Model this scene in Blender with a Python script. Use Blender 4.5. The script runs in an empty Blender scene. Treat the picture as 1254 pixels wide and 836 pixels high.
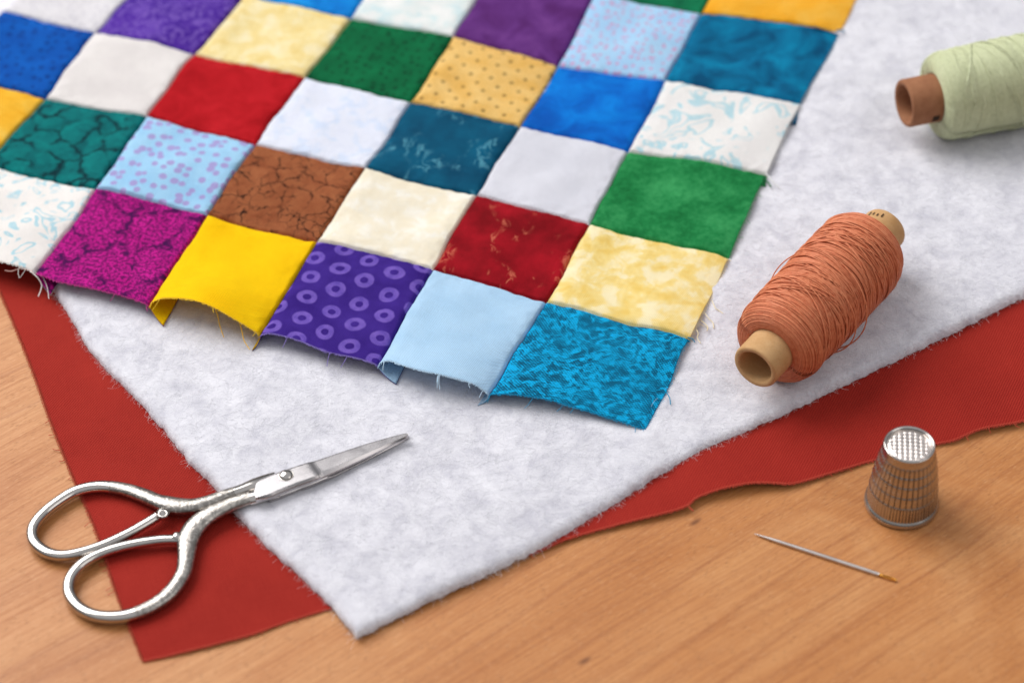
import bpy, math, random
import numpy as np
from mathutils import Matrix, Vector, noise as mnoise

# ------------------------------------------------------------------ camera
SC = bpy.context.scene
F_PX, PITCH, ROLL, CAM_H = 2806.36, 0.75968, -0.026236, 409.9      # focal length in px of a 1254 px wide frame, height in mm
MM = 0.001
CAM_Y = 0.0
cd = bpy.data.cameras.new('camera')
cam = bpy.data.objects.new('camera', cd)
SC.collection.objects.link(cam)
SC.camera = cam
cd.sensor_width = 36.0
cd.lens = 36.0 * F_PX / 1254.0
cd.clip_start, cd.clip_end = 0.02, 50
_right = Vector((1, 0, 0)); _up = Vector((0, math.sin(PITCH), math.cos(PITCH))); _fwd = Vector((0, math.cos(PITCH), -math.sin(PITCH)))
_r = math.cos(ROLL) * _right + math.sin(ROLL) * _up
_u = -math.sin(ROLL) * _right + math.cos(ROLL) * _up
M = Matrix((( _r.x, _u.x, -_fwd.x, 0), (_r.y, _u.y, -_fwd.y, 0), (_r.z, _u.z, -_fwd.z, CAM_H * MM), (0, 0, 0, 1)))
cam.matrix_world = M
cd.dof.use_dof = True
cd.dof.focus_distance = 0.578
cd.dof.aperture_fstop = 9.8

# ------------------------------------------------------------------ world, lamps, exposure
W = bpy.data.worlds.new('World'); SC.world = W; W.use_nodes = True
wn = W.node_tree; wn.nodes.clear()
wo = wn.nodes.new('ShaderNodeOutputWorld'); wb = wn.nodes.new('ShaderNodeBackground')
wt = wn.nodes.new('ShaderNodeTexCoord'); ws = wn.nodes.new('ShaderNodeSeparateXYZ'); wr = wn.nodes.new('ShaderNodeValToRGB')
wn.links.new(wt.outputs['Generated'], ws.inputs[0]); wn.links.new(ws.outputs['Z'], wr.inputs[0])
wr.color_ramp.elements[0].position = 0.0; wr.color_ramp.elements[0].color = (0.10, 0.09, 0.085, 1)
wr.color_ramp.elements[1].position = 0.75; wr.color_ramp.elements[1].color = (1.08, 1.09, 1.13, 1)
_e = wr.color_ramp.elements.new(0.3); _e.color = (0.26, 0.26, 0.275, 1)
wn.links.new(wr.outputs[0], wb.inputs[0]); wn.links.new(wb.outputs[0], wo.inputs[0])
wb.inputs[1].default_value = 0.56

def area_lamp(name, loc, target, size, power, color):
    ld = bpy.data.lights.new(name, 'AREA'); ld.shape = 'RECTANGLE'; ld.size, ld.size_y = size
    ld.energy = power; ld.color = color
    o = bpy.data.objects.new(name, ld); SC.collection.objects.link(o)
    o.location = loc
    o.rotation_euler = (Vector(target) - Vector(loc)).to_track_quat('-Z', 'Y').to_euler()
    return o
area_lamp('window_light', (-0.74, 1.04, 0.95), (0.02, 0.42, 0), (1.1, 0.9), 22.5, (1.0, 0.985, 0.97))
area_lamp('fill_light', (0.75, 0.05, 0.75), (0.0, 0.42, 0), (0.6, 0.6), 1.6, (1.0, 0.96, 0.92))
SC.view_settings.view_transform = 'Standard'
SC.view_settings.look = 'None'
SC.view_settings.exposure = 0.0
SC.view_settings.gamma = 1.0
SC.render.engine = 'CYCLES'
SC.cycles.use_denoising = True
SC.cycles.max_bounces = 8

# ------------------------------------------------------------------ helpers
rng = np.random.default_rng(7)
random.seed(7)

def at(px, py, z=0.0):
    """The point (mm) at height z seen at pixel px, py of the 1254 x 836 frame."""
    a = (px - 627) / F_PX; b = (418 - py) / F_PX
    c, s = math.cos(ROLL), math.sin(ROLL)
    a, b = c * a - s * b, s * a + c * b
    d = (a, math.cos(PITCH) + b * math.sin(PITCH), -math.sin(PITCH) + b * math.cos(PITCH))
    t = (CAM_H - z) / -d[2]
    return np.array([d[0] * t, d[1] * t, z])

def project(P):
    P = np.asarray(P, float)
    x, y, z = P[:, 0], P[:, 1], P[:, 2] - CAM_H
    d = y * math.cos(PITCH) - z * math.sin(PITCH)
    a = x / d; b = (y * math.sin(PITCH) + z * math.cos(PITCH)) / d
    c, s = math.cos(ROLL), math.sin(ROLL)
    a, b = c * a + s * b, -s * a + c * b
    return np.stack([627 + F_PX * a, 418 - F_PX * b], 1)

def nz(x, y, z=0.0):
    return mnoise.noise(Vector((x, y, z)))

def nz_arr(P, scale, seed=0.0):
    return np.array([mnoise.noise(Vector((p[0] * scale, p[1] * scale, seed))) for p in P])

def world_base(o):
    v = Vector((0, 0, 0))
    while o is not None:
        v += o.location; o = o.parent
    return v

def empty(name, loc_mm, label, category, group=None):
    o = bpy.data.objects.new(name, None); SC.collection.objects.link(o)
    o.empty_display_size = 0.01
    o.location = Vector(loc_mm) * MM
    o['label'] = label; o['category'] = category
    if group: o['group'] = group
    return o

def mesh_obj(name, verts, faces, mats, parent=None, smooth=True, uv=None, midx=None):
    """verts in world mm; one mesh object, optionally parented to a thing's Empty."""
    v = np.asarray(verts, float) * MM
    if parent is not None:
        v = v - np.array(world_base(parent))
    me = bpy.data.meshes.new(name)
    faces_np = faces if isinstance(faces, np.ndarray) else None
    if faces_np is not None:
        n, k = faces_np.shape
        me.vertices.add(len(v)); me.vertices.foreach_set('co', v.ravel().astype(np.float32))
        me.loops.add(n * k); me.loops.foreach_set('vertex_index', faces_np.ravel().astype(np.int32))
        me.polygons.add(n); me.polygons.foreach_set('loop_start', np.arange(0, n * k, k, dtype=np.int32))
        me.update(calc_edges=True)
    else:
        me.from_pydata(v.tolist(), [], [list(map(int, f)) for f in faces]); me.update()
    if not isinstance(mats, (list, tuple)): mats = [mats]
    for m in mats: me.materials.append(m)
    if smooth: me.polygons.foreach_set('use_smooth', np.ones(len(me.polygons), bool))
    if midx is not None: me.polygons.foreach_set('material_index', np.asarray(midx, np.int32))
    if uv is not None:
        lay = me.uv_layers.new(name='UVMap')
        li = np.empty(len(me.loops), np.int32); me.loops.foreach_get('vertex_index', li)
        lay.data.foreach_set('uv', np.asarray(uv, np.float32)[li].ravel())
    me.validate()
    o = bpy.data.objects.new(name, me); SC.collection.objects.link(o)
    if parent is not None: o.parent = parent
    return o

def grid_faces(nu, nv, closed_u=False, off=0):
    """quads of a grid of nv rows of nu vertices (index row * nu + col)."""
    cu = nu if closed_u else nu - 1
    i, j = np.meshgrid(np.arange(cu), np.arange(nv - 1))
    i = i.ravel(); j = j.ravel(); i2 = (i + 1) % nu
    return np.stack([j * nu + i, j * nu + i2, (j + 1) * nu + i2, (j + 1) * nu + i], 1) + off

def tubes(paths, radii, sides=4):
    """paths (n, k, 3) in mm, radii (n, k) or scalar -> verts, quad faces of n open tubes."""
    P = np.asarray(paths, float); n, k, _ = P.shape
    R = np.broadcast_to(np.asarray(radii, float), (n, k)) if np.ndim(radii) != 1 else np.repeat(np.asarray(radii)[:, None], k, 1)
    T = np.gradient(P, axis=1); T /= np.linalg.norm(T, axis=2, keepdims=True) + 1e-9
    ref = np.where(np.abs(T[..., 2:3]) > 0.9, np.array([1.0, 0, 0]), np.array([0, 0, 1.0]))
    A = np.cross(T, ref); A /= np.linalg.norm(A, axis=2, keepdims=True) + 1e-9
    B = np.cross(T, A)
    th = np.arange(sides) * 2 * math.pi / sides
    V = P[:, :, None, :] + R[:, :, None, None] * (A[:, :, None, :] * np.cos(th)[None, None, :, None] + B[:, :, None, :] * np.sin(th)[None, None, :, None])
    f = grid_faces(sides, k, True)
    Fc = (f[None] + (np.arange(n) * k * sides)[:, None, None]).reshape(-1, 4)
    return V.reshape(-1, 3), Fc

def smooth_path(pts, n, closed=False):
    """Catmull-Rom through pts, n samples."""
    P = np.asarray(pts, float); m = len(P)
    out = []
    segs = m if closed else m - 1
    for s in np.linspace(0, segs, n, endpoint=not closed):
        i = min(int(s), segs - 1); t = s - i
        g = (lambda q: P[q % m]) if closed else (lambda q: P[min(max(q, 0), m - 1)])
        p0, p1, p2, p3 = g(i - 1), g(i), g(i + 1), g(i + 2)
        out.append(0.5 * (2 * p1 + (p2 - p0) * t + (2 * p0 - 5 * p1 + 4 * p2 - p3) * t * t + (3 * p1 - p0 - 3 * p2 + p3) * t ** 3))
    return np.array(out)

def polyline(pts, t):
    """points at the arc-length shares t (0..1) of a polyline, smoothed."""
    P = smooth_path(pts, 40 * len(pts))
    d = np.concatenate([[0], np.cumsum(np.linalg.norm(np.diff(P, axis=0), axis=1))])
    return np.stack([np.interp(np.asarray(t) * d[-1], d, P[:, k]) for k in range(P.shape[1])], 1)

def lin(c):
    c = c.lstrip('#'); v = [int(c[i:i + 2], 16) / 255 for i in (0, 2, 4)]
    return tuple(x / 12.92 if x <= 0.04045 else ((x + 0.055) / 1.055) ** 2.4 for x in v) + (1.0,)

# ------------------------------------------------------------------ materials
class G:
    """a small wrapper round a material's node tree"""
    def __init__(s, name, rough=0.8, metallic=0.0, sheen=0.0, spec=0.3):
        s.m = bpy.data.materials.new(name); s.m.use_nodes = True
        s.t = s.m.node_tree; s.b = s.t.nodes['Principled BSDF']
        s.b.inputs['Roughness'].default_value = rough; s.b.inputs['Metallic'].default_value = metallic
        s.b.inputs['Specular IOR Level'].default_value = spec
        s.b.inputs['Sheen Weight'].default_value = sheen; s.b.inputs['Sheen Roughness'].default_value = 0.5
    def n(s, t): return s.t.nodes.new(t)
    def put(s, sock, v):
        if isinstance(v, bpy.types.NodeSocket): s.t.links.new(v, sock)
        elif v is not None: sock.default_value = v
    def uv(s):
        return s.n('ShaderNodeUVMap').outputs[0]
    def obj(s):
        return s.n('ShaderNodeTexCoord').outputs['Object']
    def mapping(s, vec, scale=(1, 1, 1), rot=(0, 0, 0), loc=(0, 0, 0)):
        k = s.n('ShaderNodeMapping'); s.put(k.inputs[0], vec)
        k.inputs['Scale'].default_value = scale; k.inputs['Rotation'].default_value = rot; k.inputs['Location'].default_value = loc
        return k.outputs[0]
    def noise(s, vec, scale, detail=4, rough=0.55, dist=0.0, color=False):
        k = s.n('ShaderNodeTexNoise'); s.put(k.inputs['Vector'], vec); k.inputs['Scale'].default_value = scale
        k.inputs['Detail'].default_value = detail; k.inputs['Roughness'].default_value = rough; k.inputs['Distortion'].default_value = dist
        return k.outputs['Color' if color else 'Fac']
    def voro(s, vec, scale, feature='F1', rand=1.0, out='Distance', dim='2D'):
        k = s.n('ShaderNodeTexVoronoi'); k.voronoi_dimensions = dim; k.feature = feature; s.put(k.inputs['Vector'], vec)
        k.inputs['Scale'].default_value = scale; k.inputs['Randomness'].default_value = rand
        return k.outputs[out]
    def ramp(s, fac, stops, interp='LINEAR'):
        k = s.n('ShaderNodeValToRGB'); s.put(k.inputs[0], fac); k.color_ramp.interpolation = interp
        els = k.color_ramp.elements
        while len(els) < len(stops): els.new(0.5)
        for e, (p, c) in zip(els, stops):
            e.position = p; e.color = lin(c) if isinstance(c, str) else ((c, c, c, 1) if isinstance(c, (int, float)) else c)
        return k.outputs[0]
    def mix(s, fac, a, b, mode='MIX'):
        k = s.n('ShaderNodeMix'); k.data_type = 'RGBA'; k.blend_type = mode
        f = lambda c: lin(c) if isinstance(c, str) else c
        s.put(k.inputs[0], fac); s.put(k.inputs[6], f(a)); s.put(k.inputs[7], f(b))
        return k.outputs[2]
    def math(s, op, a, b=None, c=None):
        k = s.n('ShaderNodeMath'); k.operation = op; s.put(k.inputs[0], a); s.put(k.inputs[1], b); s.put(k.inputs[2], c)
        return k.outputs[0]
    def vadd(s, a, b, k=1.0):
        q = s.n('ShaderNodeVectorMath'); q.operation = 'MULTIPLY_ADD'; s.put(q.inputs[0], b); q.inputs[1].default_value = (k, k, k); s.put(q.inputs[2], a)
        return q.outputs[0]
    def warp(s, vec, scale, amt):
        c = s.noise(vec, scale, 2, color=True)
        k = s.n('ShaderNodeVectorMath'); k.operation = 'SUBTRACT'; s.put(k.inputs[0], c); k.inputs[1].default_value = (0.5, 0.5, 0.5)
        return s.vadd(vec, k.outputs[0], amt)
    def sep(s, vec):
        k = s.n('ShaderNodeSeparateXYZ'); s.put(k.inputs[0], vec); return k.outputs
    def bump(s, h, dist_mm, strength=1.0, prev=None):
        k = s.n('ShaderNodeBump'); s.put(k.inputs['Height'], h); k.inputs['Distance'].default_value = dist_mm * MM
        k.inputs['Strength'].default_value = strength
        if prev is not None: s.put(k.inputs['Normal'], prev)
        return k.outputs[0]
    def weave(s, vec, period=0.5, twill=False):
        """height 0..1 of a plain weave (over-under checks) with uneven threads"""
        v = s.warp(vec, 0.35, 0.35)
        x, y, _ = s.sep(v)
        if twill:
            d = s.math('ADD', x, s.math('MULTIPLY', y, 0.6))
            a = s.math('SINE', s.math('MULTIPLY', d, 2 * math.pi / period))
            b = s.math('SINE', s.math('MULTIPLY', y, 2 * math.pi / (period * 0.7)))
            h = s.math('MULTIPLY_ADD', a, 0.3, s.math('MULTIPLY', b, 0.2))
        else:
            a = s.math('SINE', s.math('MULTIPLY', x, 2 * math.pi / period))
            b = s.math('SINE', s.math('MULTIPLY', y, 2 * math.pi / period))
            h = s.math('MULTIPLY', a, b)
            h = s.math('MULTIPLY', h, 0.5)
        return s.math('ADD', h, 0.5)
    def done(s, color=None, normal=None, rough=None):
        if color is not None: s.put(s.b.inputs['Base Color'], lin(color) if isinstance(color, str) else color)
        if normal is not None: s.put(s.b.inputs['Normal'], normal)
        if rough is not None: s.put(s.b.inputs['Roughness'], rough)
        return s.m

def fabric(name, kind, cols, weave=0.62, wcol=0.26):
    """one printed quilting cotton; UVs are mm on the cloth"""
    g = G(name, rough=0.85, sheen=0.0, spec=0.12)
    uv = g.uv()
    c = cols
    if kind == 'plain':
        f = g.noise(uv, 0.08, 3)
        col = g.ramp(f, [(0.3, c[0]), (0.7, c[1])])
    elif kind == 'mottle':
        f = g.noise(uv, 0.10, 6, 0.6, 0.6)
        col = g.ramp(f, [(0.36, c[0]), (0.5, c[1]), (0.66, c[2])])
    elif kind == 'blots':                                     # pale leafy blots on a mottled ground
        f = g.noise(g.warp(uv, 0.25, 3.0), 0.16, 5, 0.6, 0.3)
        f2 = g.noise(uv, 0.07, 2)
        col = g.ramp(f, [(0.36, c[0]), (0.5, c[1]), (0.60, c[2])])
        col = g.mix(g.math('MULTIPLY', f2, 0.5), col, c[1])
    elif kind == 'fine':                                      # fine speckled sponge print
        f = g.noise(uv, 0.5, 6, 0.75)
        f2 = g.noise(uv, 0.09, 3)
        f = g.math('MULTIPLY_ADD', f2, 0.6, g.math('MULTIPLY', f, 0.55))
        col = g.ramp(f, [(0.42, c[0]), (0.56, c[1]), (0.72, c[2])])
    elif kind == 'crackle':
        dark, c1, c2, sc, spk, wid, fine, cut = c
        w = g.warp(g.warp(uv, 0.16, 8.0), 0.7, 2.0)
        e = g.voro(w, sc, 'DISTANCE_TO_EDGE')
        e2 = g.voro(g.warp(uv, 0.8, 2.2), sc * 2.4, 'DISTANCE_TO_EDGE')
        br = g.noise(uv, 0.12, 3)
        l1 = g.ramp(e, [(wid * 0.15, 1.0), (wid, 0.0)])
        l2 = g.math('MULTIPLY', g.ramp(e2, [(0.01, 1.0), (0.07, 0.0)]), g.ramp(br, [(0.46, 0.0), (0.58, fine)]))
        base = g.ramp(g.noise(w, 0.16, 5, 0.65), [(0.35, c1), (0.65, c2)])
        fac = g.math('MAXIMUM', g.math('MULTIPLY', l1, g.ramp(g.noise(uv, 0.17, 4), [(cut, 0.1), (cut + 0.12, 1.0)])), l2)
        col = g.mix(fac, base, dark)
        if spk:                                               # speckle over the ground
            sp = g.ramp(g.noise(g.warp(uv, 1.5, 0.6), spk, 3, 0.6), [(0.44, 0.75), (0.56, 0.0)])
            col = g.mix(sp, col, dark)
    elif kind == 'dots':
        w = g.warp(uv, 0.1, 1.2)
        d = g.voro(w, c[2], 'F1', 0.75)
        rnd = g.sep(g.voro(w, c[2], 'F1', 0.75, 'Color'))[0]
        r = g.math('MULTIPLY_ADD', rnd, 0.12, c[3])
        fac = g.ramp(g.math('SUBTRACT', r, d), [(0.0, 0.0), (0.06, 0.72)])
        base = g.ramp(g.noise(uv, 0.1, 3), [(0.35, c[0]), (0.65, c[4] if len(c) > 4 else c[0])])
        col = g.mix(fac, base, c[1])
    elif kind == 'dotgrid':                                   # rows of small dark dots
        x, y, _ = g.sep(g.mapping(uv, rot=(0, 0, 0.75)))
        a = g.math('SUBTRACT', g.math('FRACT', g.math('MULTIPLY', x, c[3])), 0.5)
        b = g.math('SUBTRACT', g.math('FRACT', g.math('MULTIPLY', y, c[3])), 0.5)
        d = g.math('SQRT', g.math('ADD', g.math('MULTIPLY', a, a), g.math('MULTIPLY', b, b)))
        fac = g.ramp(d, [(0.08, 0.8), (0.17, 0.0)])
        base = g.ramp(g.noise(uv, 0.13, 4), [(0.35, c[0]), (0.65, c[1])])
        col = g.mix(fac, base, c[2])
    elif kind == 'rings':
        x, y, _ = g.sep(g.mapping(g.warp(uv, 0.1, 1.2), rot=(0, 0, 0.30)))
        px, py = 8.5, 7.2
        row = g.math('DIVIDE', y, py)
        ry = g.math('FLOOR', row)
        sh = g.math('MULTIPLY', ry, 0.5)
        a = g.math('MULTIPLY', g.math('SUBTRACT', g.math('FRACT', g.math('ADD', g.math('DIVIDE', x, px), sh)), 0.5), px)
        b = g.math('MULTIPLY', g.math('SUBTRACT', g.math('FRACT', row), 0.5), py)
        d = g.math('SQRT', g.math('ADD', g.math('MULTIPLY', a, a), g.math('MULTIPLY', b, b)))
        d = g.math('MULTIPLY_ADD', g.math('SUBTRACT', g.noise(uv, 0.8, 2), 0.5), 0.4, d)
        fac = g.ramp(g.math('DIVIDE', d, 4.0), [(0.25, 0.0), (0.32, 0.9), (0.62, 0.9), (0.72, 0.0)])
        base = g.ramp(g.noise(uv, 0.12, 4), [(0.35, c[0]), (0.65, c[1])])
        pale = g.ramp(g.noise(uv, 0.35, 3), [(0.3, '#644cae'), (0.6, c[2])])
        col = g.mix(fac, base, pale)
    elif kind == 'streaks':                                   # batik veins
        w = g.warp(uv, 0.09, 7.0)
        f = g.noise(g.mapping(w, (0.22, 0.05, 1), (0, 0, c[4])), 1.0, 5, 0.6, 0.5)
        f2 = g.noise(uv, 0.09, 4)
        base = g.ramp(f2, [(0.36, c[0]), (0.66, c[1])])
        vein = g.ramp(g.math('ABSOLUTE', g.math('SUBTRACT', f, 0.56)), [(0.0, 1.0), (0.04, 0.0)])
        msk = g.ramp(g.noise(uv, 0.075, 2), [(c[3], 0.0), (c[3] + 0.08, 0.95)])
        col = g.mix(g.math('MULTIPLY', vein, msk), base, c[2])
    elif kind == 'scroll':                                    # pale curling vines
        f = g.noise(g.warp(uv, 0.12, 4.0), c[3], 1, 0.4, 1.6)
        l = g.ramp(g.math('PINGPONG', g.math('MULTIPLY', f, c[4]), 0.5), [(0.0, 0.85), (0.08, 0.7), (0.15, 0.0)])
        msk = g.ramp(g.noise(uv, 0.12, 3), [(0.30, 0.3), (0.48, 1.0)])
        base = g.ramp(g.noise(uv, 0.07, 2), [(0.4, c[0]), (0.6, c[1])])
        col = g.mix(g.math('MULTIPLY', l, msk), base, c[2])
    elif kind == 'herring':
        x, y, _ = g.sep(uv)
        tri = g.math('PINGPONG', x, 9.0)
        s1 = g.math('SINE', g.math('MULTIPLY', g.math('ADD', y, tri), 2 * math.pi / 1.05))
        fac = g.math('MULTIPLY', g.ramp(s1, [(0.0, 0.0), (0.8, 0.7)]), g.ramp(g.noise(uv, 0.08, 2), [(0.35, 0.3), (0.65, 1.0)]))
        col = g.mix(fac, c[0], c[1])
    elif kind == 'lattice':                                   # dark weave dots under a bright sponge print
        w = g.warp(g.warp(uv, 0.2, 4.0), 0.9, 1.0)
        blot = g.noise(w, 0.42, 8, 0.72, 0.2)
        rdg = g.math('ABSOLUTE', g.math('SUBTRACT', g.noise(w, 0.19, 3, 0.6, 0.4), 0.5))
        f = g.math('ADD', g.math('MULTIPLY', blot, 0.8), g.math('MULTIPLY', g.ramp(rdg, [(0.0, 1.0), (0.07, 0.0)]), 0.16))
        x, y, _ = g.sep(g.warp(uv, 0.5, 0.2))
        k = 2 * math.pi / 0.9
        ch = g.math('MULTIPLY', g.math('SINE', g.math('MULTIPLY', x, k)), g.math('SINE', g.math('MULTIPLY', y, k)))
        f = g.math('MULTIPLY_ADD', ch, 0.13, f)
        col = g.ramp(f, [(0.36, c[0]), (0.45, c[1]), (0.52, c[2])])
        col = g.mix(g.ramp(g.noise(uv, 0.06, 2), [(0.4, 0.0), (0.7, 0.35)]), col, c[1])
    elif kind == 'swirl':
        f = g.noise(g.warp(uv, 0.1, 8.0), 0.10, 3, 0.5, 3.0)
        l = g.ramp(g.math('PINGPONG', g.math('MULTIPLY', f, 5.0), 0.5), [(0.1, 0.7), (0.3, 0.0)])
        base = g.ramp(g.noise(uv, 0.09, 3), [(0.35, c[0]), (0.65, c[1])])
        col = g.mix(l, base, c[2])
    # woven threads: slight tone and relief
    h = g.weave(uv, weave)
    slub = g.noise(g.mapping(uv, (0.25, 3.0, 1)), 1.0, 2)
    slub2 = g.noise(g.mapping(uv, (3.0, 0.25, 1)), 1.0, 2)
    tone = g.math('MULTIPLY_ADD', h, wcol * 2, 1.0 - wcol)
    tone = g.math('MULTIPLY', tone, g.math('MULTIPLY_ADD', g.math('ADD', slub, slub2), 0.16, 0.84))
    k = g.n('ShaderNodeCombineColor'); [g.put(k.inputs[q], tone) for q in range(3)]
    col = g.mix(1.0, col, k.outputs[0], 'MULTIPLY')
    nb = g.bump(g.noise(uv, 0.2, 2), 0.3, 0.25)
    nb = g.bump(h, 0.14, 0.9, nb)
    # thin cotton lets a little light through
    tr = g.n('ShaderNodeBsdfTranslucent'); g.put(tr.inputs[0], col); g.put(tr.inputs['Normal'], nb)
    mx = g.n('ShaderNodeMixShader'); mx.inputs[0].default_value = 0.13
    g.put(mx.inputs[1], g.b.outputs[0]); g.put(mx.inputs[2], tr.outputs[0])
    g.put(g.t.nodes['Material Output'].inputs[0], mx.outputs[0])
    return g.done(col, nb)

def simple_cloth(name, col, rough=0.85):
    g = G(name, rough=rough, sheen=0.0, spec=0.15)
    return g.done(col)

# ---- wood
def wood_material():
    g = G('beech_wood', rough=0.42, spec=0.4)
    o = g.mapping(g.obj(), (1000, 1000, 1000), (0, 0, math.radians(-36)))
    w = g.warp(o, 0.006, 16.0)
    long_ = g.mapping(w, (0.035, 1.5, 1))
    grain = g.noise(long_, 0.9, 6, 0.62)
    broad = g.noise(g.mapping(w, (0.005, 0.05, 1)), 1.0, 3, 0.5, 0.3)
    col = g.ramp(broad, [(0.30, '#b5753f'), (0.5, '#be804a'), (0.70, '#c78d58')])
    gr = g.ramp(grain, [(0.32, '#b07c4c'), (0.60, '#ffffff')])
    col = g.mix(0.36, col, gr, 'MULTIPLY')
    # a few growth lines
    line = g.noise(g.mapping(g.warp(o, 0.009, 18.0), (0.0003, 0.035, 0)), 1.0, 1, 0.3, 0.0)
    l = g.ramp(g.math('PINGPONG', g.math('MULTIPLY', line, 5.0), 0.5), [(0.0, 0.6), (0.015, 0.3), (0.09, 0.0)])
    col = g.mix(g.math('MULTIPLY', l, 0.8), col, '#95552a')
    # short ray flecks and pores
    fl = g.voro(g.mapping(o, (0.32, 2.6, 1)), 1.0, 'F1')
    flm = g.ramp(g.noise(o, 0.3, 2), [(0.42, 0.0), (0.62, 1.0)])
    fk = g.math('MULTIPLY', g.ramp(fl, [(0.08, 1.0), (0.26, 0.0)]), flm)
    col = g.mix(g.math('MULTIPLY', fk, 0.55), col, '#7a4a28')
    fl2 = g.noise(g.mapping(o, (0.45, 3.2, 1)), 1.0, 2, 0.6)
    col = g.mix(g.math('MULTIPLY', g.ramp(fl2, [(0.56, 0.0), (0.72, 1.0)]), 0.28), col, '#e0b184')
    kn = g.voro(g.mapping(o, (0.012, 0.03, 1)), 1.0, 'F1')
    col = g.mix(g.ramp(kn, [(0.008, 0.8), (0.028, 0.0)]), col, '#6b3c1e')
    nb = g.bump(g.math('SUBTRACT', grain, g.math('MULTIPLY', fk, 0.6)), 0.06, 0.5)
    return g.done(col, nb, g.ramp(grain, [(0.3, 0.55), (0.7, 0.42)]))

def red_cloth_material():
    g = G('red_cotton', rough=0.8, sheen=0.0, spec=0.15)
    uv = g.uv()
    h = g.weave(uv, 0.86, twill=False)
    f = g.noise(uv, 0.03, 3)
    col = g.ramp(f, [(0.35, '#8a1a14'), (0.65, '#98221a')])
    sl = g.noise(g.mapping(uv, (0.2, 2.6, 1)), 1.0, 3)
    sl2 = g.noise(g.mapping(uv, (2.6, 0.2, 1)), 1.0, 3)
    fac = g.math('MULTIPLY_ADD', h, 0.4, g.math('MULTIPLY', g.math('ADD', sl, sl2), 0.25))
    col = g.mix(g.ramp(fac, [(0.30, 0.0), (0.75, 0.55)]), col, '#bc3c2c')
    nb = g.bump(g.noise(uv, 0.12, 3), 0.4, 0.5)
    nb = g.bump(h, 0.2, 0.9, nb)
    return g.done(col, nb)

def batting_material():
    g = G('white_batting', rough=0.95, sheen=0.0, spec=0.1)
    o = g.mapping(g.obj(), (1000, 1000, 1000))
    a = g.noise(o, 0.17, 6, 0.68, 0.5)
    fib = g.noise(g.mapping(g.warp(o, 0.2, 5.0), (0.4, 2.2, 1), (0, 0, 0.5)), 1.0, 5, 0.7, 0.8)
    fib2 = g.noise(g.mapping(g.warp(o, 0.23, 6.0), (2.0, 0.5, 1), (0, 0, 0.9)), 1.0, 5, 0.7, 0.8)
    col = g.ramp(a, [(0.34, '#c3c2cb'), (0.50, '#d4d3da'), (0.66, '#e0dfe5')])
    dk = g.ramp(g.math('MULTIPLY', fib, fib2), [(0.12, 0.12), (0.24, 0.0)])
    col = g.mix(dk, col, '#bcbac6')
    nb = g.bump(a, 0.9, 0.28)
    nb = g.bump(g.math('ADD', fib, fib2), 0.35, 0.5, nb)
    g.b.inputs['Subsurface Weight'].default_value = 0.15
    g.b.inputs['Subsurface Radius'].default_value = (0.002, 0.002, 0.002)
    g.b.inputs['Subsurface Scale'].default_value = 1.0
    return g.done(col, nb)

def metal(name, col, rough, bump_fn=None, dark_fn=None):
    g = G(name, rough=rough, metallic=1.0)
    o = g.mapping(g.obj(), (1000, 1000, 1000))
    r = g.ramp(g.noise(o, 0.25, 2), [(0.3, rough * 0.85), (0.7, rough * 1.2)])
    nb = bump_fn(g, o) if bump_fn else g.bump(g.noise(o, 0.5, 2), 0.04, 0.25)
    base = g.ramp(g.noise(o, 0.25, 4), [(0.3, tuple(x * 0.9 for x in lin(col)[:3]) + (1,)), (0.7, col)])
    if dark_fn: base = g.mix(dark_fn(g, o), base, '#4a4440')
    return g.done(base, nb, r)

def ornate_bump(g, o):
    w = g.warp(o, 0.5, 0.8)
    e = g.voro(w, 0.5, 'DISTANCE_TO_EDGE', dim='3D')
    lines = g.math('SINE', g.math('MULTIPLY', g.noise(w, 0.35, 0, 0.4, 1.0), 26.0))
    h = g.math('MULTIPLY_ADD', lines, 0.35, g.ramp(e, [(0.0, 0.0), (0.18, 1.0)]))
    return g.bump(h, 0.12, 0.2)

def engraved_dark(g, o):
    w = g.warp(o, 0.5, 0.8)
    e = g.voro(w, 0.5, 'DISTANCE_TO_EDGE', dim='3D')
    li = g.math('SINE', g.math('MULTIPLY', g.noise(w, 0.35, 0, 0.4, 1.0), 26.0))
    return g.math('MAXIMUM', g.ramp(e, [(0.0, 0.6), (0.06, 0.0)]), g.ramp(li, [(0.0, 0.45), (0.12, 0.0)]))

def brushed(g, o):
    return g.bump(g.noise(g.mapping(o, (0.10, 3.0, 1), (0, 0, math.radians(-28))), 1.0, 2), 0.004, 0.2)

def kraft(name, c0, c1):
    g = G(name, rough=0.8, spec=0.25)
    o = g.mapping(g.obj(), (1000, 1000, 1000))
    f = g.noise(o, 0.25, 5, 0.65)
    sp = g.noise(o, 2.2, 3, 0.7)
    col = g.ramp(f, [(0.32, c0), (0.68, c1)])
    col = g.mix(g.ramp(sp, [(0.55, 0.0), (0.75, 0.35)]), col, tuple(x * 0.55 for x in lin(c0)[:3]) + (1,))
    return g.done(col, g.bump(sp, 0.08, 0.5))

def thread_material(name, c0, c1):
    g = G(name, rough=0.55, sheen=0.0, spec=0.35)
    o = g.mapping(g.obj(), (1000, 1000, 1000))
    col = g.ramp(g.noise(o, 0.9, 4, 0.7), [(0.3, c0), (0.7, c1)])
    return g.done(col, g.bump(g.noise(o, 5.0, 2), 0.08, 0.5))

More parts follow.
